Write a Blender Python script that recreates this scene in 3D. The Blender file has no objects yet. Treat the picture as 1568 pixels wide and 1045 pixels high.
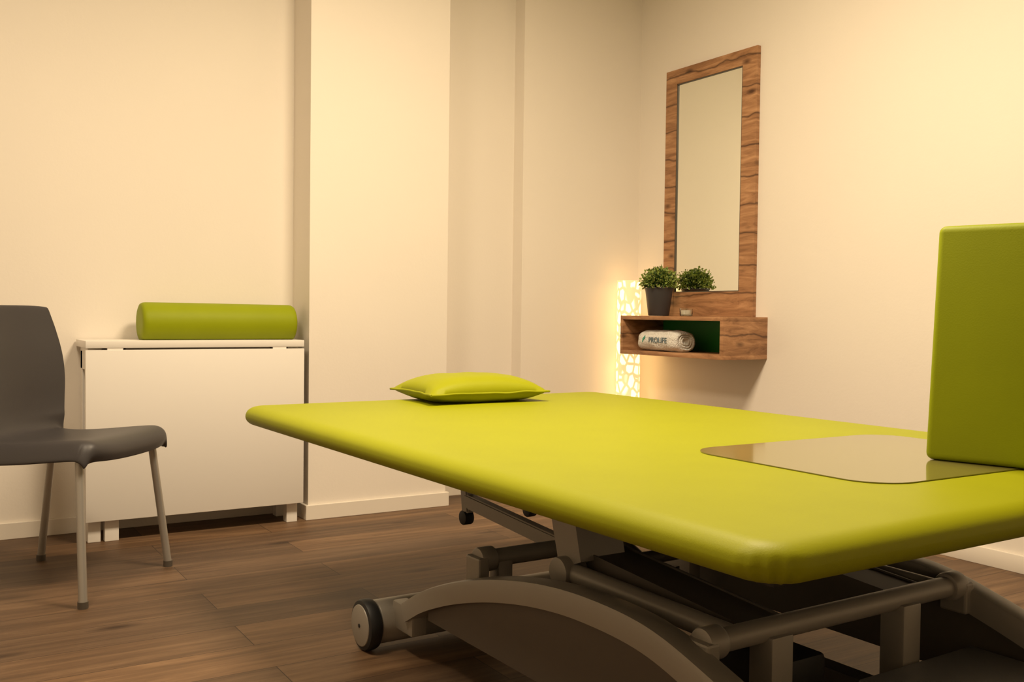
import bpy, bmesh, math, random
from mathutils import Vector, Matrix, noise
random.seed(7)
sc=bpy.context.scene
try:
    sc.view_settings.view_transform='Standard'
except Exception as e: print(e)
rad=math.radians
# ------------------------------------------------------------------ materials
def newmat(name):
    m=bpy.data.materials.new(name); m.use_nodes=True
    nt=m.node_tree; b=nt.nodes['Principled BSDF']
    return m,nt,b
def N(nt,t,**k):
    n=nt.nodes.new(t)
    for a,v in k.items(): setattr(n,a,v)
    return n
def plain(name,col,rough=.5,metal=0,bump=0,bscale=200,spec=.5,var=0.0,vscale=4,sheen=0):
    m,nt,b=newmat(name)
    b.inputs['Base Color'].default_value=(*col,1)
    b.inputs['Roughness'].default_value=rough
    b.inputs['Metallic'].default_value=metal
    b.inputs['Specular IOR Level'].default_value=spec
    tc=N(nt,'ShaderNodeTexCoord')
    if bump:
        n=N(nt,'ShaderNodeTexNoise'); n.inputs['Scale'].default_value=bscale; n.inputs['Detail'].default_value=4
        nt.links.new(tc.outputs['Object'],n.inputs['Vector'])
        bp=N(nt,'ShaderNodeBump'); bp.inputs['Strength'].default_value=bump; bp.inputs['Distance'].default_value=.01
        nt.links.new(n.outputs['Fac'],bp.inputs['Height']); nt.links.new(bp.outputs['Normal'],b.inputs['Normal'])
    n2=N(nt,'ShaderNodeTexNoise'); n2.inputs['Scale'].default_value=vscale; n2.inputs['Detail'].default_value=3
    nt.links.new(tc.outputs['Object'],n2.inputs['Vector'])
    r=N(nt,'ShaderNodeValToRGB')
    v=var
    r.color_ramp.elements[0].position=.3; r.color_ramp.elements[1].position=.7
    r.color_ramp.elements[0].color=(*[c*(1-v) for c in col],1)
    r.color_ramp.elements[1].color=(*[min(1,c*(1+v)) for c in col],1)
    nt.links.new(n2.outputs['Fac'],r.inputs['Fac']); nt.links.new(r.outputs['Color'],b.inputs['Base Color'])
    return m
def floor_mat():
    m,nt,b=newmat('vinyl_plank_floor')
    tc=N(nt,'ShaderNodeTexCoord')
    br=N(nt,'ShaderNodeTexBrick'); br.offset=.37; br.offset_frequency=2
    br.inputs['Scale'].default_value=1; br.inputs['Brick Width'].default_value=1.22; br.inputs['Row Height'].default_value=.178
    br.inputs['Mortar Size'].default_value=.0013; br.inputs['Mortar Smooth'].default_value=.2; br.inputs['Bias'].default_value=0
    br.inputs['Color1'].default_value=(0,0,0,1); br.inputs['Color2'].default_value=(1,1,1,1); br.inputs['Mortar'].default_value=(0.5,.5,.5,1)
    nt.links.new(tc.outputs['Object'],br.inputs['Vector'])
    mp=N(nt,'ShaderNodeMapping'); mp.inputs['Scale'].default_value=(1.1,15,1)
    addv=N(nt,'ShaderNodeVectorMath',operation='MULTIPLY_ADD')
    nt.links.new(br.outputs['Color'],addv.inputs[0]); addv.inputs[1].default_value=(7,3,5)
    nt.links.new(tc.outputs['Object'],mp.inputs['Vector']); nt.links.new(mp.outputs['Vector'],addv.inputs[2])
    n=N(nt,'ShaderNodeTexNoise'); n.inputs['Scale'].default_value=1.5; n.inputs['Detail'].default_value=9; n.inputs['Roughness'].default_value=.72; n.inputs['Distortion'].default_value=.5
    nt.links.new(addv.outputs[0],n.inputs['Vector'])
    r=N(nt,'ShaderNodeValToRGB'); e=r.color_ramp.elements
    e[0].position=.28; e[0].color=(.062,.036,.020,1); e[1].position=.74; e[1].color=(.215,.135,.076,1)
    k=e.new(.5); k.color=(.128,.075,.041,1)
    nt.links.new(n.outputs['Fac'],r.inputs['Fac'])
    r2=N(nt,'ShaderNodeValToRGB'); e=r2.color_ramp.elements
    e[0].color=(.68,.68,.71,1); e[1].color=(1.22,1.18,1.12,1)
    nt.links.new(br.outputs['Color'],r2.inputs['Fac'])
    mx=N(nt,'ShaderNodeMix',data_type='RGBA',blend_type='MULTIPLY'); mx.inputs[0].default_value=1
    nt.links.new(r.outputs['Color'],mx.inputs[6]); nt.links.new(r2.outputs['Color'],mx.inputs[7])
    mx2=N(nt,'ShaderNodeMix',data_type='RGBA',blend_type='MIX')
    nt.links.new(br.outputs['Fac'],mx2.inputs[0]); nt.links.new(mx.outputs[2],mx2.inputs[6]); mx2.inputs[7].default_value=(.03,.017,.010,1)
    mpk=N(nt,'ShaderNodeMapping'); mpk.inputs['Scale'].default_value=(1.6,5,1); nt.links.new(tc.outputs['Object'],mpk.inputs['Vector'])
    v=N(nt,'ShaderNodeTexVoronoi'); v.inputs['Scale'].default_value=1.1; nt.links.new(mpk.outputs['Vector'],v.inputs['Vector'])
    rk=N(nt,'ShaderNodeValToRGB'); rk.color_ramp.elements[0].position=.03; rk.color_ramp.elements[1].position=.15
    rk.color_ramp.elements[0].color=(.35,.3,.27,1); rk.color_ramp.elements[1].color=(1,1,1,1)
    nt.links.new(v.outputs['Distance'],rk.inputs['Fac'])
    mx3=N(nt,'ShaderNodeMix',data_type='RGBA',blend_type='MULTIPLY'); mx3.inputs[0].default_value=1
    nt.links.new(mx2.outputs[2],mx3.inputs[6]); nt.links.new(rk.outputs['Color'],mx3.inputs[7])
    nt.links.new(mx3.outputs[2],b.inputs['Base Color'])
    b.inputs['Roughness'].default_value=.52; b.inputs['Specular IOR Level'].default_value=.3
    bp=N(nt,'ShaderNodeBump'); bp.inputs['Strength'].default_value=.15; bp.inputs['Distance'].default_value=.004
    nt.links.new(n.outputs['Fac'],bp.inputs['Height']); nt.links.new(bp.outputs['Normal'],b.inputs['Normal'])
    return m
def wood_mat(name,dark=1.0):
    m,nt,b=newmat(name)
    tc=N(nt,'ShaderNodeTexCoord')
    mp=N(nt,'ShaderNodeMapping'); mp.inputs['Scale'].default_value=(9,5,38)
    nt.links.new(tc.outputs['Object'],mp.inputs['Vector'])
    n=N(nt,'ShaderNodeTexNoise'); n.inputs['Scale'].default_value=1; n.inputs['Detail'].default_value=9; n.inputs['Roughness'].default_value=.65; n.inputs['Distortion'].default_value=.8
    nt.links.new(mp.outputs['Vector'],n.inputs['Vector'])
    r=N(nt,'ShaderNodeValToRGB'); e=r.color_ramp.elements
    e[0].position=.27; e[0].color=(.12*dark,.050*dark,.020*dark,1); e[1].position=.72; e[1].color=(.42*dark,.235*dark,.12*dark,1)
    k=e.new(.5); k.color=(.28*dark,.14*dark,.065*dark,1)
    nt.links.new(n.outputs['Fac'],r.inputs['Fac'])
    sx=N(nt,'ShaderNodeSeparateXYZ'); nt.links.new(tc.outputs['Object'],sx.inputs[0])
    n2=N(nt,'ShaderNodeTexNoise'); n2.inputs['Scale'].default_value=7; nt.links.new(tc.outputs['Object'],n2.inputs['Vector'])
    ma=N(nt,'ShaderNodeMath',operation='MULTIPLY_ADD'); nt.links.new(n2.outputs['Fac'],ma.inputs[0]); ma.inputs[1].default_value=.055
    nt.links.new(sx.outputs['Z'],ma.inputs[2])
    md=N(nt,'ShaderNodeMath',operation='PINGPONG'); nt.links.new(ma.outputs[0],md.inputs[0]); md.inputs[1].default_value=.067
    rj=N(nt,'ShaderNodeValToRGB'); rj.color_ramp.elements[0].position=.0; rj.color_ramp.elements[1].position=.006
    rj.color_ramp.elements[0].color=(.16,.11,.09,1); rj.color_ramp.elements[1].color=(1,1,1,1)
    nt.links.new(md.outputs[0],rj.inputs['Fac'])
    mx=N(nt,'ShaderNodeMix',data_type='RGBA',blend_type='MULTIPLY'); mx.inputs[0].default_value=.9
    nt.links.new(r.outputs['Color'],mx.inputs[6]); nt.links.new(rj.outputs['Color'],mx.inputs[7])
    mpk=N(nt,'ShaderNodeMapping'); mpk.inputs['Scale'].default_value=(6,6,13); nt.links.new(tc.outputs['Object'],mpk.inputs['Vector'])
    v=N(nt,'ShaderNodeTexVoronoi'); v.inputs['Scale'].default_value=1.0; nt.links.new(mpk.outputs['Vector'],v.inputs['Vector'])
    rk=N(nt,'ShaderNodeValToRGB'); rk.color_ramp.elements[0].position=.06; rk.color_ramp.elements[1].position=.22
    rk.color_ramp.elements[0].color=(.18,.12,.09,1); rk.color_ramp.elements[1].color=(1,1,1,1)
    nt.links.new(v.outputs['Distance'],rk.inputs['Fac'])
    mx3=N(nt,'ShaderNodeMix',data_type='RGBA',blend_type='MULTIPLY'); mx3.inputs[0].default_value=.9
    nt.links.new(mx.outputs[2],mx3.inputs[6]); nt.links.new(rk.outputs['Color'],mx3.inputs[7])
    nt.links.new(mx3.outputs[2],b.inputs['Base Color'])
    b.inputs['Roughness'].default_value=.5
    return m
def lamp_mat():
    m,nt,b=newmat('perforated_glow_shade')
    tc=N(nt,'ShaderNodeTexCoord')
    mp=N(nt,'ShaderNodeMapping'); mp.inputs['Scale'].default_value=(30,30,19)
    nt.links.new(tc.outputs['Object'],mp.inputs['Vector'])
    v=N(nt,'ShaderNodeTexVoronoi',feature='DISTANCE_TO_EDGE'); v.inputs['Scale'].default_value=1; v.inputs['Randomness'].default_value=.8
    nt.links.new(mp.outputs['Vector'],v.inputs['Vector'])
    r=N(nt,'ShaderNodeValToRGB'); e=r.color_ramp.elements
    e[0].position=.10; e[0].color=(.28,.185,.075,1); e[1].position=.17; e[1].color=(1.0,.63,.25,1)
    nt.links.new(v.outputs['Distance'],r.inputs['Fac'])
    nt.links.new(r.outputs['Color'],b.inputs['Emission Color'])
    b.inputs['Emission Strength'].default_value=LAMP
    b.inputs['Base Color'].default_value=(.5,.4,.28,1)
    return m
LAMP=3.3
M={}
WALL=(.80,.74,.665)
M['wall']=plain('cream_wall_paint',WALL,.9,bump=.04,bscale=90,var=.012,vscale=1.5,spec=.2)
M['ceil']=plain('white_ceiling_paint',(.8,.78,.74),.9)
M['base']=plain('baseboard_white',(.76,.70,.62),.45)
M['floor']=floor_mat()
M['lime']=plain('lime_vinyl_upholstery',(.282,.300,.002),.5,bump=.04,bscale=350,spec=.22,var=.02,vscale=8)
M['lime_shaded']=plain('lime_vinyl_shaded',(.250,.295,.003),.55,bump=.05,bscale=300,spec=.2,var=.03,vscale=8)  # same vinyl as the mattress, with shade mixed into a darker, greener colour
M['wood']=wood_mat('rustic_wood',1.3)
M['green']=plain('dark_green_panel',(.020,.22,.03),.5)
M['white']=plain('white_lacquer',(.78,.74,.69),.35)
M['dark']=plain('dark_gap',(.02,.018,.016),.8)
M['char']=plain('charcoal_plastic',(.042,.038,.040),.45,bump=.05,bscale=500,spec=.4)
M['alu']=plain('brushed_aluminium',(.42,.40,.37),.4,metal=.6)
M['grey']=plain('warm_grey_powdercoat',(.31,.285,.25),.42,metal=.2,bump=.02)
M['greyd']=plain('dark_grey_powdercoat',(.085,.070,.056),.5,metal=.1)
M['slate']=plain('slate_cover',(.25,.25,.26),.45)
M['black']=plain('black_rubber',(.012,.012,.013),.55)
M['pot']=plain('anthracite_pot',(.040,.038,.042),.5)
M['soil']=plain('soil',(.03,.02,.012),.95,bump=.6,bscale=60)
M['towel']=plain('white_terry',(.78,.76,.72),.95,bump=.8,bscale=160)
M['ink']=plain('embroidery_grey',(.10,.16,.2),.8)
M['ink2']=plain('embroidery_green',(.05,.35,.25),.8)
M['wax']=plain('candle_wax',(.85,.8,.68),.5)
M['lamp']=lamp_mat()
def leafmat(name,c):
    m=plain(name,c,.5,var=.35,vscale=40); return m
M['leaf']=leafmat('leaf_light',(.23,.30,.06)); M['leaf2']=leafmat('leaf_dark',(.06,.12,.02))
m,nt,b=newmat('mirror_glass'); b.inputs['Metallic'].default_value=1; b.inputs['Roughness'].default_value=.01; b.inputs['Base Color'].default_value=(.95,.97,.91,1); M['mirror']=m
m,nt,b=newmat('clear_glass'); b.inputs['Transmission Weight'].default_value=1; b.inputs['Roughness'].default_value=.02; b.inputs['Base Color'].default_value=(.95,.97,.95,1); M['glass']=m
m,nt,b=newmat('clear_vinyl_sheet'); b.inputs['Base Color'].default_value=(.20,.18,.05,1); b.inputs['Roughness'].default_value=.12; b.inputs['Specular IOR Level'].default_value=.6
b.inputs['Coat Weight'].default_value=.4; b.inputs['Coat Roughness'].default_value=.05
M['vinyl']=m
m,nt,b=newmat('light_diffuser'); b.inputs['Emission Color'].default_value=(1,.86,.68,1); b.inputs['Emission Strength'].default_value=2; M['diff']=m
# ------------------------------------------------------------------ helpers
def empty(name,loc=(0,0,0),rz=0):
    e=bpy.data.objects.new(name,None); e.location=loc; e.rotation_euler=(0,0,rz); e.empty_display_size=.1
    sc.collection.objects.link(e); return e
def obj(name,bm,mat,parent=None,smooth=False,angle=40):
    bmesh.ops.recalc_face_normals(bm,faces=bm.faces)
    me=bpy.data.meshes.new(name); bm.to_mesh(me); bm.free()
    mats=mat if isinstance(mat,list) else [mat]
    for mm in mats: me.materials.append(M[mm])
    if smooth:
        for p in me.polygons: p.use_smooth=True
        try: me.set_sharp_from_angle(angle=rad(angle))
        except Exception: pass
    o=bpy.data.objects.new(name,me); sc.collection.objects.link(o)
    if parent: o.parent=parent
    return o
def box(bm,x0,x1,y0,y1,z0,z1,bev=0,seg=2):
    r=bmesh.ops.create_cube(bm,size=1)
    vs=r['verts']
    for v in vs:
        v.co=Vector((x0+(v.co.x+.5)*(x1-x0),y0+(v.co.y+.5)*(y1-y0),z0+(v.co.z+.5)*(z1-z0)))
    if bev:
        es=set(e for v in vs for e in v.link_edges)
        bmesh.ops.bevel(bm,geom=list(es),offset=bev,segments=seg,affect='EDGES',profile=.5)
def boxo(name,b6,mat,parent=None,bev=.002):
    bm=bmesh.new(); box(bm,*b6,bev=bev); return obj(name,bm,mat,parent,smooth=True)
def cyl(bm,p0,p1,r0,r1=None,seg=32,cap=True,bev=0):
    p0=Vector(p0);p1=Vector(p1); r1=r0 if r1 is None else r1
    d=p1-p0; q=d.to_track_quat('Z','Y'); 
    prof=[(0,0)] if cap else []
    L=d.length
    if bev: prof+= [(r0-bev,0),(r0-bev*.3,bev*.3),(r0,bev),(r1,L-bev),(r1-bev*.3,L-bev*.3),(r1-bev,L)]
    else: prof+=[(r0,0),(r1,L)]
    if cap: prof.append((0,L))
    rings=[]
    for r,h in prof:
        if r==0: rings.append([bm.verts.new(p0+q@Vector((0,0,h)))])
        else: rings.append([bm.verts.new(p0+q@Vector((r*math.cos(2*math.pi*i/seg),r*math.sin(2*math.pi*i/seg),h))) for i in range(seg)])
    for a,b_ in zip(rings,rings[1:]):
        for i in range(seg):
            j=(i+1)%seg
            if len(a)==1: bm.faces.new((a[0],b_[i],b_[j]))
            elif len(b_)==1: bm.faces.new((a[i],a[j],b_[0]))
            else: bm.faces.new((a[i],a[j],b_[j],b_[i]))
def cylo(name,p0,p1,r0,mat,parent=None,r1=None,seg=32,bev=0):
    bm=bmesh.new(); cyl(bm,p0,p1,r0,r1,seg,bev=bev); return obj(name,bm,mat,parent,smooth=True)
def lathe(bm,prof,c=(0,0,0),seg=40):
    c=Vector(c); rings=[]
    for r,z in prof:
        if r<1e-6: rings.append([bm.verts.new(c+Vector((0,0,z)))])
        else: rings.append([bm.verts.new(c+Vector((r*math.cos(2*math.pi*i/seg),r*math.sin(2*math.pi*i/seg),z))) for i in range(seg)])
    for a,b_ in zip(rings,rings[1:]):
        for i in range(seg):
            j=(i+1)%seg
            if len(a)==1 and len(b_)==1: continue
            if len(a)==1: bm.faces.new((a[0],b_[i],b_[j]))
            elif len(b_)==1: bm.faces.new((a[i],a[j],b_[0]))
            else: bm.faces.new((a[i],a[j],b_[j],b_[i]))
def tube_path(bm,pts,r,seg=20):
    pts=[Vector(p) for p in pts]; rings=[]
    prev=None
    for i,p in enumerate(pts):
        t=(pts[min(i+1,len(pts)-1)]-pts[max(i-1,0)]).normalized()
        if prev is None:
            a=t.orthogonal().normalized()
        else: a=(prev-t*prev.dot(t)).normalized()
        prev=a; b_=t.cross(a)
        rings.append([bm.verts.new(p+r*(a*math.cos(2*math.pi*k/seg)+b_*math.sin(2*math.pi*k/seg))) for k in range(seg)])
    for A,B in zip(rings,rings[1:]):
        for k in range(seg): bm.faces.new((A[k],A[(k+1)%seg],B[(k+1)%seg],B[k]))
    bm.faces.new(rings[0]); bm.faces.new(rings[-1])
def rrect(x0,x1,y0,y1,rc,n=10):
    pts=[]
    for cx,cy,a0 in ((x1-rc,y1-rc,0),(x0+rc,y1-rc,90),(x0+rc,y0+rc,180),(x1-rc,y0+rc,270)):
        for i in range(n+1):
            a=rad(a0+90*i/n); pts.append((cx,cy,rc,a,i/n))
    return pts
def slab(bm,x0,x1,y0,y1,z0,z1,rc,re,rv=None,n=12,pleat=0,pn=8,crown=0):
    rv=rv or (z1-z0)/2*.98
    prof=[]
    for i in range(pn+1):
        a=rad(-90+90*i/pn); prof.append((re*(1-math.cos(a)),z0+rv*(1+math.sin(a)),1-i/pn))
    for i in range(pn+1):
        a=rad(90*i/pn); prof.append((re*(1-math.cos(a)),z1-rv*(1-math.sin(a)),0))
    prof.append((re+.02,z1+crown*.3,0)); prof.append((re+.08,z1+crown,0))
    prof=[(re+.03,z0,0)]+prof
    rings=[]
    for ins,z,w in prof:
        ring=[]
        r_=max(rc-ins,.006)
        for cx,cy,r,a,f in rrect(x0+ins,x1-ins,y0+ins,y1-ins,r_,n):
            rr=r
            if pleat:
                w2=max(0,min(1,(z1-.012-z)/.03))*(1 if z>z0+.001 else .3)
                rr-=pleat*w2*abs(math.sin(f*math.pi*4.5))*math.sin(math.pi*f)
            ring.append(bm.verts.new((cx+rr*math.cos(a),cy+rr*math.sin(a),z)))
        rings.append(ring)
    L=len(rings[0])
    for A,B in zip(rings,rings[1:]):
        for i in range(L): bm.faces.new((A[i],A[(i+1)%L],B[(i+1)%L],B[i]))
    bm.faces.new(rings[0]); bm.faces.new(rings[-1])
# ------------------------------------------------------------------ room
XL,XR,YF,YB,H=-1.9,3.26,-1.7,4.10,2.75
COLY=3.895; PIY=4.015; CX0,CX1=1.425,2.070; PX=2.54
T=.12
boxo('floor',(XL-T,XR+T,YF-T,YB+T,-.1,0),'floor',bev=0)
boxo('ceiling',(XL-T,XR+T,YF-T,YB+T,H,H+.1),'ceil',bev=0)
boxo('wall_left',(XL-T,XL,YF,YB,0,H),'wall',bev=0)
boxo('wall_right',(XR,XR+T,YF,YB,0,H),'wall',bev=0)
boxo('wall_front',(XL-T,XR+T,YF-T,YF,0,H),'wall',bev=0)
bm=bmesh.new()
prof=[(XL-T,YB),(CX0,YB),(CX0,COLY),(CX1,COLY),(CX1,YB),(PX,YB),(PX,PIY),(XR+T,PIY),(XR+T,YB+T),(XL-T,YB+T)]
lo=[bm.verts.new((x,y,0)) for x,y in prof]; hi=[bm.verts.new((x,y,H)) for x,y in prof]
for i in range(len(prof)):
    j=(i+1)%len(prof); bm.faces.new((lo[i],lo[j],hi[j],hi[i]))
bm.faces.new(lo); bm.faces.new(hi)
obj('wall_back',bm,'wall')
def baseboard(name,pts,h=.062,t=.013):
    bm=bmesh.new()
    for (x0,y0),(x1,y1) in zip(pts,pts[1:]):
        box(bm,min(x0,x1)-(t if x0==x1 else 0),max(x0,x1),min(y0,y1)-(t if y0==y1 else 0),max(y0,y1),0,h,bev=.002)
    return obj(name,bm,'base')
baseboard('baseboard_back',[(XL,YB),(CX0,YB)])
bm=bmesh.new(); t=.013;h=.062
box(bm,CX0-t,CX1+t,COLY-t,COLY,0,h,.002); box(bm,CX0-t,CX0,COLY,YB-t,0,h,.002); box(bm,CX1,CX1+t,COLY,YB,0,h,.002)
box(bm,CX1+t,PX,YB-t,YB,0,h,.002); box(bm,PX-t,PX,PIY-t,YB-t,0,h,.002); box(bm,PX,XR,PIY-t,PIY,0,h,.002)
obj('baseboard_back_column',bm,'base')
boxo('baseboard_right',(XR-t,XR,YF,PIY-t,0,h),'base')
boxo('baseboard_left',(XL,XL+t,YF,YB-t,0,h),'base')
boxo('baseboard_front',(XL+t,XR-t,YF,YF+t,0,h),'base')
# ------------------------------------------------------------------ ceiling lights
def ceiling_light(x,y,sx,sy,power,col=(1,.80,.545)):
    e=empty('ceiling_light',(x,y,H))
    bm=bmesh.new()
    fr=.02
    for b6 in ((-sx/2-fr,sx/2+fr,-sy/2-fr,-sy/2),(-sx/2-fr,sx/2+fr,sy/2,sy/2+fr),(-sx/2-fr,-sx/2,-sy/2,sy/2),(sx/2,sx/2+fr,-sy/2,sy/2)):
        box(bm,*b6,-.045,0)
    obj('fixture_frame',bm,'alu',e)
    boxo('diffuser',(-sx/2,sx/2,-sy/2,sy/2,-.03,-.02),'diff',e,bev=0)
    l=bpy.data.lights.new('panel_light','AREA'); l.shape='RECTANGLE'; l.size=sx; l.size_y=sy; l.energy=power; l.color=col
    lo=bpy.data.objects.new('panel_light',l); lo.location=(0,0,-.05); lo.parent=e; sc.collection.objects.link(lo)
ceiling_light(1.55,2.05,.6,.6,84)
ceiling_light(0.0,2.05,.6,.6,46)
# ------------------------------------------------------------------ treatment table
bed=empty('treatment_table',(.912,.843,0),rad(1.3))
ZT=.583
bm=bmesh.new(); slab(bm,-.006,1.345,0,2.105,ZT-.058,ZT,.070,.040,n=24,pleat=.006)
obj('mattress',bm,'lime',bed,smooth=True,angle=60)
boxo('underboard',(.06,1.28,.06,2.04,ZT-.070,ZT-.056),'black',bed)
bm=bmesh.new()
for b6 in ((.2,.25,.2,1.9),(.95,1.0,.2,1.9),(.25,.95,.2,.25),(.25,.95,1.85,1.9),(.25,.95,.75,.8),(.25,.95,1.15,1.2)):
    box(bm,*b6,.47,.516,.004)
obj('top_frame',bm,'greyd',bed)
def catmull(P,n=8):
    P=[Vector(p) for p in P]; out=[]
    Q=[P[0]*2-P[1]]+P+[P[-1]*2-P[-2]]
    for i in range(1,len(Q)-2):
        for k in range(n):
            t=k/n; a,b_,c,d=Q[i-1],Q[i],Q[i+1],Q[i+2]
            out.append(.5*((2*b_)+(-a+c)*t+(2*a-5*b_+4*c-d)*t*t+(-a+3*b_-3*c+d)*t**3))
    out.append(P[-1]); return out
AR=[(1.375,.140),(1.27,.195),(1.12,.252),(.95,.30),(.78,.332),(.62,.345),(.45,.338),(.30,.30),(.12,.235),(-.03,.165),(-.12,.115)]
arc=catmull([(0,y,z) for y,z in AR])
def arch(x0,x1,sgn):
    bm=bmesh.new(); rings=[]
    w=x1-x0; th=.05
    sec=[(0,-th),(0,-.012),(.004,-.003),(.014,0),(w-.014,0),(w-.004,-.003),(w,-.012),(w,-th)]
    for i,p in enumerate(arc):
        t=(arc[min(i+1,len(arc)-1)]-arc[max(i-1,0)]).normalized()
        nrm=Vector((0,t.z,-t.y)) ; 
        if nrm.z<0: nrm=-nrm
        rings.append([bm.verts.new(Vector((x0+a,p.y,p.z))+nrm*b_) for a,b_ in sec])
    L=len(sec)
    for A,B in zip(rings,rings[1:]):
        for i in range(L): bm.faces.new((A[i],A[(i+1)%L],B[(i+1)%L],B[i]))
    bm.faces.new(rings[0]); bm.faces.new(rings[-1])
    obj('base_arch',bm,'grey',bed,smooth=True,angle=35)
    bm=bmesh.new()
    xi0,xi1=(x0+.015,x1-.008)
    low=[p for p in arc if p.z>.20]
    A=[bm.verts.new((xi0,p.y,p.z-.03)) for p in low]; B=[bm.verts.new((xi0,p.y,.125)) for p in low]
    C=[bm.verts.new((xi1,p.y,p.z-.03)) for p in low]; D=[bm.verts.new((xi1,p.y,.125)) for p in low]
    for i in range(len(low)-1):
        bm.faces.new((A[i],A[i+1],B[i+1],B[i])); bm.faces.new((C[i],C[i+1],D[i+1],D[i])); bm.faces.new((B[i],B[i+1],D[i+1],D[i])); bm.faces.new((A[i],A[i+1],C[i+1],C[i]))
    bm.faces.new((A[0],B[0],D[0],C[0])); bm.faces.new((A[-1],B[-1],D[-1],C[-1]))
    obj('base_side_panel',bm,'greyd',bed)
arch(.175,.235,1); arch(.965,1.025,-1)
def wheel(x,y,s):
    bm=bmesh.new(); cyl(bm,(x,y,.065),(x-s*.036,y,.065),.065,seg=48,bev=.009); obj('wheel_tyre',bm,'black',bed,smooth=True)
    bm=bmesh.new(); cyl(bm,(x+s*.003,y,.065),(x-s*.02,y,.065),.053,seg=48,bev=.003); obj('wheel_hub',bm,'grey',bed,smooth=True)
    bm=bmesh.new(); cyl(bm,(x+s*.005,y,.065),(x,y,.065),.005,seg=16); obj('axle_bolt',bm,'black',bed)
for y in (1.473,-.14):
    wheel(.112,y,-1); wheel(1.088,y,1)
    cylo('base_cross_beam',(.150,y,.068),(1.05,y,.068),.056,'grey',bed,bev=.004)
    bm=bmesh.new()
    if y>0: a0,a1=1.33,1.44
    else: a0,a1=-.12,-.05
    box(bm,.185,.228,a0,a1,.06,.13,.006); box(bm,.972,1.015,a0,a1,.06,.13,.006)
    obj('base_arch_foot',bm,'grey',bed,smooth=True)
bm=bmesh.new(); box(bm,.36,.41,-.14,1.47,.075,.115,.004); box(bm,.79,.84,-.14,1.47,.075,.115,.004)
obj('base_rails',bm,'greyd',bed)
def xtube(y,z,xa,xb,r=.021):
    cylo('cross_tube',(xa,y,z),(xb,y,z),r,'grey',bed)
    for x in (xa,xb): cylo('tube_end_knob',(x-.022,y,z),(x+.022,y,z),.029,'grey',bed,bev=.006)
xtube(.37,.316,.255,.945); xtube(1.10,.300,.255,.945)
bm=bmesh.new()
for x in (.40,.77):
    box(bm,x-.025,x+.03,.34,.395,.10,.31,.004)
for x in (.30,.90): box(bm,x-.02,x+.02,1.08,1.12,.10,.30,.004)
obj('tube_posts',bm,'grey',bed,smooth=True)
bm=bmesh.new()
for x0,x1 in ((.22,.25),(.95,.98)):
    box(bm,x0,x1,.34,.40,.26,.325,.005); box(bm,x0,x1,1.07,1.13,.24,.31,.005)
obj('tube_brackets',bm,'grey',bed)
def beam(bm,p0,p1,w,h,bev=.004):
    p0=Vector(p0);p1=Vector(p1);d=p1-p0
    r=bmesh.ops.create_cube(bm,size=1); q=d.to_track_quat('Y','Z')
    for v in r['verts']: v.co=p0+d*.5+q@Vector((v.co.x*w,v.co.y*d.length,v.co.z*h))
    es=set(e for v in r['verts'] for e in v.link_edges)
    bmesh.ops.bevel(bm,geom=list(es),offset=bev,segments=2,affect='EDGES')
ZJ=.322
for s,xc in ((1,.31),(-1,.89)):
    cylo('lift_arm_tube',(xc,.85,ZJ),(xc,.37,.316),.021,'grey',bed)
    bm=bmesh.new(); beam(bm,(xc+s*.085,.86,ZJ+.03),(xc+s*.085,.39,.315),.11,.022); obj('lift_arm_plate',bm,'greyd',bed,smooth=True)
    cylo('arm_joint',(xc-.03,.85,ZJ),(xc+.03,.85,ZJ),.033,'grey',bed,bev=.006)
    bm=bmesh.new()
    pts=[(.875,ZJ),(.93,.50),(.84,.50),(.80,ZJ+.03)]
    x0_,x1_=(xc-.005,xc+.115) if s>0 else (xc-.115,xc+.005)
    a=[bm.verts.new((x0_,y,z)) for y,z in pts]; b_=[bm.verts.new((x1_,y,z)) for y,z in pts]
    for i in range(4): j=(i+1)%4; bm.faces.new((a[i],a[j],b_[j],b_[i]))
    bm.faces.new(a); bm.faces.new(b_)
    obj('upper_link',bm,'grey',bed)
    hx=xc+s*.18
    bm=bmesh.new(); beam(bm,(hx,1.10,.30),(hx,1.58,.335),.03,.04); obj('head_arm',bm,'grey',bed,smooth=True)
    bm=bmesh.new(); beam(bm,(hx,1.575,.30),(hx,1.60,.48),.026,.035); obj('head_arm_upright',bm,'grey',bed,smooth=True)
    cylo('head_roller',(hx-.015,1.585,.285),(hx+.015,1.585,.285),.021,'black',bed,bev=.004)
cylo('joint_axle',(.31,.85,ZJ),(.89,.85,ZJ),.015,'greyd',bed)
boxo('motor_housing',(.50,.62,.42,.62,.09,.22),'black',bed,.012)
cylo('actuator_tube',(.56,.6,.18),(.56,1.0,.33),.022,'greyd',bed)
cylo('actuator_rod',(.56,.95,.31),(.56,1.17,.48),.012,'alu',bed)
bm=bmesh.new(); cyl(bm,(.50,.41,.16),(.50,.47,.21),.018); cyl(bm,(.44,.45,.12),(.62,.45,.12),.014); box(bm,.43,.48,.40,.5,.09,.16,.006)
obj('motor_fittings',bm,'black',bed)
boxo('base_cover_plate',(.60,.965,-.05,.335,.175,.198),'slate',bed,.006)
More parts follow.
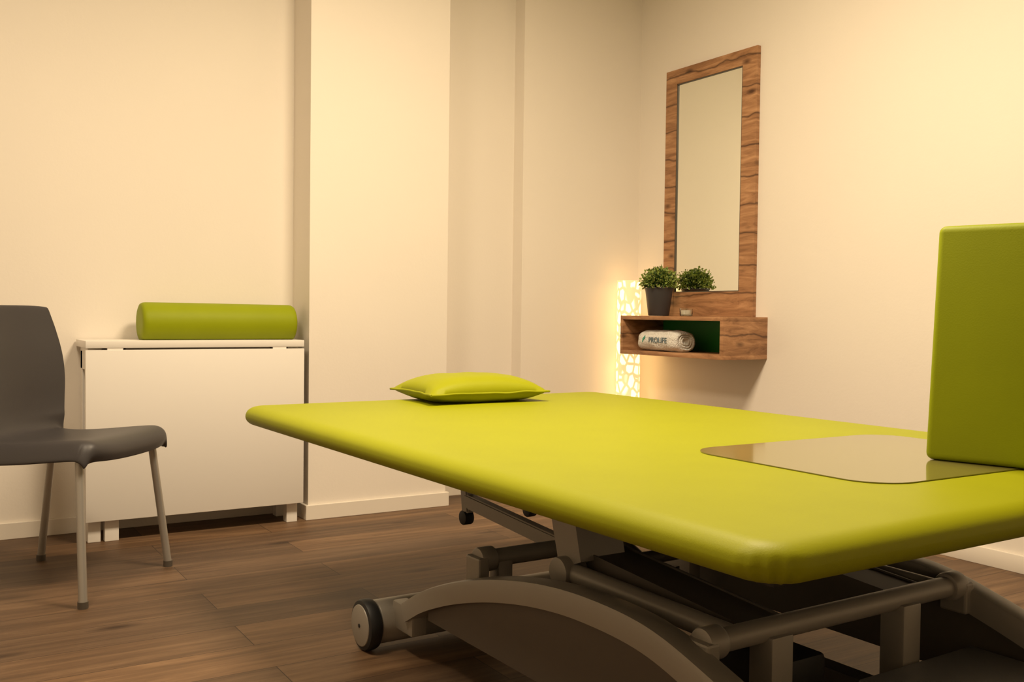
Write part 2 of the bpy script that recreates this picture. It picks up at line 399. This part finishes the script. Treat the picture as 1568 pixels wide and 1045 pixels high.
# ------------------------------------------------------------------ pillow
def cushion(name,W,D,Hh,loc,rz,mat,sag=0):
    bm=bmesh.new(); n=32; m_=24
    def P(i,j,s):
        u=-1+2*i/n; v=-1+2*j/m_
        px=u*W/2*(1-.07*(1-abs(v)**2)*abs(u)**3)
        py=v*D/2*(1-.08*(1-abs(u)**2)*abs(v)**3)
        hh=((1-u**4)*(1-v**4))**.55 * (1-.28*(u*u+v*v)/2)
        z=Hh*.36+ (hh*Hh*.64 if s>0 else -hh*Hh*.36*1.25)
        wr=.004*noise.noise(Vector((px*16,py*16,s*3)))*(1-hh*.4)
        return (px,py,max(z+wr,0.0))
    top=[[bm.verts.new(P(i,j,1)) for j in range(m_+1)] for i in range(n+1)]
    bot=[[top[i][j] if i in(0,n) or j in(0,m_) else bm.verts.new(P(i,j,-1)) for j in range(m_+1)] for i in range(n+1)]
    for i in range(n):
        for j in range(m_):
            bm.faces.new((top[i][j],top[i+1][j],top[i+1][j+1],top[i][j+1]))
            f=(bot[i][j],bot[i][j+1],bot[i+1][j+1],bot[i+1][j])
            bm.faces.new(f)
    loop=[P(i,0,1) for i in range(n)]+[P(n,j,1) for j in range(m_)]+[P(i,m_,1) for i in range(n,0,-1)]+[P(0,j,1) for j in range(m_,0,-1)]
    loop=[Vector(p) for p in loop]; loop.append(loop[0].copy())
    tube_path(bm,loop,.0035,8)
    o=obj(name,bm,mat,None,smooth=True,angle=70); o.location=loc; o.rotation_euler=(0,0,rz)
    return o
cushion('pillow',.43,.31,.088,(1.588,2.825,ZT+.001),rad(-1),'lime')
# block cushion
blk=empty('block_cushion',(1.752,1.238,ZT+.003),0)
ang=math.atan2(-.66,.75)-rad(31.8)
blk.rotation_euler=(0,0,ang)
bm=bmesh.new(); slab(bm,0,.5,0,.2,0,.47,.014,.014,.014,n=5,pn=4)
for v in bm.verts: v.co.x+= .016*(v.co.z/.47)*(1-v.co.x/.5)
obj('foam_block',bm,'lime_shaded',blk,smooth=True,angle=50)
# clear sheet
bm=bmesh.new(); P=rrect(1.41,2.05,1.075,1.575,.085,10)
a=[bm.verts.new((cx+r*math.cos(t_),cy+r*math.sin(t_),ZT+.0006)) for cx,cy,r,t_,f in P]
b_=[bm.verts.new((cx+r*math.cos(t_),cy+r*math.sin(t_),ZT+.0024)) for cx,cy,r,t_,f in P]
for i in range(len(P)): j=(i+1)%len(P); bm.faces.new((a[i],a[j],b_[j],b_[i]))
bm.faces.new(a); bm.faces.new(b_)
obj('vinyl_protector_sheet',bm,'vinyl')
# ------------------------------------------------------------------ folded gateleg table
gt=empty('gateleg_table',(.56,3.855,0))
W=.83; D=.235; ZG=.751
boxo('top_board',(0,W,0,D,ZG-.027,ZG),'white',gt,.002)
boxo('front_leaf',(.0,W,-.002,.020,.082,ZG-.034),'white',gt,.002)
boxo('rear_leaf',(.02,W-.02,D-.02,D,.09,ZG-.034),'white',gt,.002)
bm=bmesh.new()
for x0 in (.012,W-.06):
    box(bm,x0,x0+.045,.03,.075,0,.71,.002); box(bm,x0,x0+.045,D-.07,D-.025,0,.71,.002)
box(bm,.07,.12,.024,.06,0,.10,.002)
box(bm,.012,.06,.03,D-.03,.64,.724,.002); box(bm,W-.06,W-.015,.03,D-.03,.64,.724,.002)
box(bm,.012,.057,.075,D-.07,.09,.14,.002); box(bm,W-.06,W-.015,.075,D-.07,.09,.14,.002)
box(bm,.2,.62,.04,D-.04,.14,.71,.002)
obj('legs_and_frame',bm,'white',gt)
bm=bmesh.new(); box(bm,.075,.13,.002,.02,ZG-.034,ZG-.027); box(bm,W-.13,W-.075,.002,.02,ZG-.034,ZG-.027)
obj('hinges',bm,'white',gt)
boxo('under_top_painted_shadow',(.14,W-.14,.010,.03,ZG-.038,ZG-.026),'greyd',gt,0)  # dark strip standing in for the shade in the gap below the top
# bolster
bm=bmesh.new(); L=.61; seg=48; R=.078
rings=[]
for x,s in ((0,0),(0,.5),(0,.80),(.004,.93),(.012,.985),(.022,1),(L*.3,1.0),(L*.6,.985),(L-.022,.97),(L-.012,.955),(L-.004,.90),(L,.78),(L,.5),(L,0)):
    if s==0: rings.append([bm.verts.new((x,0,R*.86))])
    else: rings.append([bm.verts.new((x,)+((R*math.cos(2*math.pi*i/seg)*s*1.05, max(R*math.sin(2*math.pi*i/seg)*s,-R*.86)+R*.86))) for i in range(seg)])
for A,B in zip(rings,rings[1:]):
    for i in range(seg):
        j=(i+1)%seg
        if len(A)==1: bm.faces.new((A[0],B[i],B[j]))
        elif len(B)==1: bm.faces.new((A[i],A[j],B[0]))
        else: bm.faces.new((A[i],A[j],B[j],B[i]))
o=obj('bolster_cushion',bm,'lime_shaded',None,smooth=True,angle=60); o.location=(.77,3.975,ZG+.0005)
# ------------------------------------------------------------------ chair
ch=empty('side_chair',(.425,3.375,0),rad(-41))
prof=[(.243,.412),(.248,.44),(.235,.462),(.20,.472),(.12,.466),(.02,.456),(-.08,.450),(-.145,.456),(-.178,.475),(-.194,.51),(-.200,.56),(-.204,.64),(-.214,.72),(-.232,.80),(-.250,.878)]
wid=[.225,.232,.238,.24,.242,.24,.236,.232,.228,.230,.238,.246,.244,.234,.218]
pc=catmull([(x,0,z) for x,z in prof],4); wc=catmull([(w,0,0) for w in wid],4)
bm=bmesh.new(); nt_=24; grid=[]
for i,p in enumerate(pc):
    f=i/(len(pc)-1); row=[]
    w=wc[i].x
    for k in range(nt_+1):
        s=-1+2*k/nt_
        s=math.copysign(1-(1-abs(s))**1.35,s)
        seatness=max(0,min(1,(.64-f)/.15))
        edge=max(0,(abs(s)-.86)/.14)**1.6
        q=Vector((p.x,s*w,p.z))
        q.z-=seatness*(edge*.048)*(1 if f>.1 else f/.1)
        q.z+=seatness*.010*(abs(s)**2)*(1 if f<.5 else .5)*(1-edge)
        q.x+=(1-seatness)*.045*s*s
        if f<.2: q.x-= .035*abs(s)**5*(1-f/.2*.6)
        if f>.93: q.z-= .006*abs(s)**8*((f-.93)/.07)
        row.append(bm.verts.new(q))
    grid.append(row)
for A,B in zip(grid,grid[1:]):
    for k in range(nt_): bm.faces.new((A[k],A[k+1],B[k+1],B[k]))
o=obj('seat_shell',bm,'char',ch,smooth=True,angle=80)
md=o.modifiers.new('sol','SOLIDIFY'); md.thickness=.010; md.offset=0
md=o.modifiers.new('sub','SUBSURF'); md.levels=1; md.render_levels=2
bm=bmesh.new(); bm2=bmesh.new()
legs=[((.185,-.20),(.225,-.243)),((.185,.20),(.225,.243)),((-.16,.185),(-.235,.225)),((-.16,-.185),(-.235,-.225))]
for (tx,ty),(bx,by) in legs:
    tube_path(bm,[(tx,ty,.44),(tx+(bx-tx)*.1,ty+(by-ty)*.1,.40),(bx,by,.012)],.0125)
    cyl(bm2,(bx,by,0),(bx,by,.02),.015,seg=20)
obj('legs',bm,'alu',ch,smooth=True); obj('feet_caps',bm2,'greyd',ch,smooth=True)
bm=bmesh.new()
tube_path(bm,[(.185,-.2,.43),(.185,.2,.43)],.011); tube_path(bm,[(-.16,-.185,.43),(-.16,.185,.43)],.011)
tube_path(bm,[(.185,-.2,.43),(-.16,-.185,.43)],.011); tube_path(bm,[(.185,.2,.43),(-.16,.185,.43)],.011)
obj('under_frame',bm,'alu',ch,smooth=True)
# ------------------------------------------------------------------ wall mirror
mi=empty('wall_mirror',(XR,3.48,.868))
y0,y1=3.175-3.48,3.790-3.48; zt=1.215; xf=-.022
gy0,gy1,gz0,gz1=y0+.09,y1-.08,.117,1.142
bm=bmesh.new()
box(bm,xf,0,y0,gy0,0,zt,.0015); box(bm,xf,0,gy1,y1,0,zt,.0015); box(bm,xf,0,gy0,gy1,gz1,zt,.0015); box(bm,xf,0,gy0,gy1,0,gz0,.0015)
obj('wood_frame',bm,'wood',mi)
boxo('mirror_pane',(-.014,-.006,gy0-.004,gy1+.004,gz0-.004,gz1+.004),'mirror',mi,0)
bm=bmesh.new(); e_=.004
for b6 in ((gy0,gy0+e_,gz0,gz1),(gy1-e_,gy1,gz0,gz1),(gy0,gy1,gz0,gz0+e_),(gy0,gy1,gz1-e_,gz1)): box(bm,xf+.002,-.010,b6[0],b6[1],b6[2],b6[3])
obj('inner_edge_strip',bm,'greyd',mi)
# ------------------------------------------------------------------ shelf
sh=empty('wall_shelf',(2.99,3.103,.681))
SD=XR-2.99; SL=.71; SH=.187; th=.019
boxo('shelf_top',(0,SD,0,SL,SH-th,SH),'wood',sh,.001)
boxo('shelf_bottom',(0,SD,0,SL,0,th),'wood',sh,.001)
boxo('end_panel_near',(0,SD,0,th,th,SH-th),'wood',sh,.001)
boxo('end_panel_far',(0,SD,SL-th,SL,th,SH-th),'wood',sh,.001)
boxo('back_panel',(SD-.012,SD-.002,th,SL-th,th,SH-th),'green',sh,0)
# ------------------------------------------------------------------ plant
pl=empty('potted_plant',(3.128,3.690,.8685))
bm=bmesh.new(); lathe(bm,[(0,0),(.048,0),(.051,.004),(.066,.118),(.069,.13),(.071,.134),(.069,.137),(.064,.134),(.062,.12),(0,.12)]); obj('tapered_pot',bm,'pot',pl,smooth=True,angle=50)
bm=bmesh.new(); lathe(bm,[(.062,.121),(.03,.128),(0,.13)]); obj('soil',bm,'soil',pl,smooth=True)
def leaves(name,n,mat,r0,r1):
    bm=bmesh.new()
    for _ in range(n):
        th_=random.uniform(0,2*math.pi); ph=math.acos(random.uniform(-.35,1)); r=random.uniform(r0,r1)
        d=Vector((math.sin(ph)*math.cos(th_),math.sin(ph)*math.sin(th_),math.cos(ph)))
        lump=1+.32*noise.noise(d*4.2)
        c=Vector((0,0,.162))+Vector((d.x*.080,d.y*.080,d.z*.070))*r*lump
        q=(d+Vector([random.uniform(-.9,.9) for _ in range(3)])).normalized()
        side=q.orthogonal().normalized(); side=Matrix.Rotation(random.uniform(0,6.28),3,q)@side
        up=q.cross(side); L_=random.uniform(.009,.018); w=L_*.42
        v=[bm.verts.new(c),bm.verts.new(c+q*L_*.5+side*w+up*.002),bm.verts.new(c+q*L_),bm.verts.new(c+q*L_*.5-side*w+up*.002),bm.verts.new(c+q*L_*.5-up*.0015)]
        bm.faces.new((v[0],v[1],v[4])); bm.faces.new((v[1],v[2],v[4])); bm.faces.new((v[2],v[3],v[4])); bm.faces.new((v[3],v[0],v[4]))
    obj(name,bm,mat,pl)
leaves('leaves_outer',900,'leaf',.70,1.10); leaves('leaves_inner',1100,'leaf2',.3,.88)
bm=bmesh.new()
for i in range(26):
    a=random.uniform(0,6.28); r=random.uniform(.03,.07)
    tube_path(bm,[(random.uniform(-.02,.02),random.uniform(-.02,.02),.122),(r*.6*math.cos(a),r*.6*math.sin(a),.155),(r*math.cos(a),r*math.sin(a),.19-.3*r)],.0014,6)
obj('stems',bm,'leaf2',pl)
# ------------------------------------------------------------------ tealight
cd=empty('tealight_holder',(3.10,3.46,.8685))
bm=bmesh.new(); lathe(bm,[(0,0),(.026,0),(.030,.004),(.031,.036),(.028,.036),(.027,.008),(0,.007)]); obj('glass_cup',bm,'glass',cd,smooth=True,angle=50)
bm=bmesh.new(); lathe(bm,[(0,.0085),(.024,.0085),(.024,.028),(0,.027)]); obj('wax',bm,'wax',cd,smooth=True,angle=50)
cylo('wick',(0,0,.026),(0,0,.033),.001,'black',cd,seg=8)
# ------------------------------------------------------------------ towel
tw=empty('rolled_towel',(3.075,3.57,.7003))
bm=bmesh.new(); L=.28; seg=56; rings=[]
def tw_r(a,sc_):
    x=.066*math.copysign(abs(math.cos(a))**.8,math.cos(a))*sc_; z=.049*math.copysign(abs(math.sin(a))**.8,math.sin(a))*sc_+.050
    return x,z
cuts=[(-L/2+.01,0),(-L/2+.008,.2),(-L/2+.001,.3),(-L/2+.008,.4),(-L/2+.001,.52),(-L/2+.008,.62),(-L/2+.0,.74),(-L/2+.004,.9),(-L/2+.02,.98)]
cuts=cuts+[(-L/2+.04+i*(L-.08)/10,1+.02*math.sin(i*1.7)) for i in range(11)]+[(-y_,s_) for y_,s_ in reversed(cuts)]
for y_,s_ in cuts:
    if s_==0: rings.append([bm.verts.new((0,y_,.050))]); continue
    ring=[]
    for i in range(seg):
        a=2*math.pi*i/seg; x,z=tw_r(a,s_)
        nn=.006*noise.noise(Vector((x*30,y_*22,z*30)))
        g=-.005*math.exp(-((a-2.6)/.12)**2) if s_>.9 else 0
        x+=(nn+g)*math.cos(a); z+=(nn+g)*math.sin(a)
        ring.append(bm.verts.new((x,y_,max(z,.0))))
    rings.append(ring)
for A,B in zip(rings,rings[1:]):
    for i in range(seg):
        j=(i+1)%seg
        if len(A)==1: bm.faces.new((A[0],B[i],B[j]))
        elif len(B)==1: bm.faces.new((A[i],A[j],B[0]))
        else: bm.faces.new((A[i],A[j],B[j],B[i]))
obj('towel_roll',bm,'towel',tw,smooth=True,angle=70)
cu=bpy.data.curves.new('embroidered_text','FONT'); cu.body='PROLIFE'; cu.size=.036; cu.extrude=.0008; cu.align_x='CENTER'
cu.materials.append(M['ink'])
to=bpy.data.objects.new('embroidered_text',cu); sc.collection.objects.link(to); to.parent=tw
to.matrix_local=Matrix(((0,0,-1,-.0705),(-1,0,0,-.020),(0,1,0,.042),(0,0,0,1)))
bm=bmesh.new(); P=[(.0,.0),(.018,.022),(.024,.036),(.004,.02)]
a=[bm.verts.new((-.0712,.092-u,.040+w)) for u,w in P]; b_=[bm.verts.new((-.0695,.092-u,.040+w)) for u,w in P]
bm.faces.new(a); bm.faces.new(b_)
for i in range(4): j=(i+1)%4; bm.faces.new((a[i],a[j],b_[j],b_[i]))
obj('embroidered_mark',bm,'ink2',tw)
# ------------------------------------------------------------------ corner lamp
lp=empty('floor_lamp',(3.115,3.905,0))
bm=bmesh.new(); lathe(bm,[(.060,.03),(.060,1.045),(.056,1.045),(.056,.03),(.060,.03)],seg=48); obj('perforated_shade',bm,'lamp',lp,smooth=True,angle=50)
bm=bmesh.new(); lathe(bm,[(0,0),(.066,0),(.066,.02),(.061,.03),(0,.03)],seg=48); obj('lamp_base',bm,'white',lp,smooth=True,angle=50)
# ------------------------------------------------------------------ camera
cam=bpy.data.cameras.new('camera'); cam.sensor_width=36; cam.lens=1500/1568*36; cam.clip_start=.02
co=bpy.data.objects.new('camera',cam); sc.collection.objects.link(co); sc.camera=co
Rm=Matrix.Rotation(rad(-31.8),4,'Z')@Matrix.Rotation(rad(90-1.6),4,'X')@Matrix.Rotation(rad(.72),4,'Z')
co.matrix_world=Matrix.Translation((0,0,.87))@Rm
w=bpy.data.worlds.new('world'); sc.world=w; w.use_nodes=True
w.node_tree.nodes['Background'].inputs[0].default_value=(1,.9,.75,1); w.node_tree.nodes['Background'].inputs[1].default_value=.2
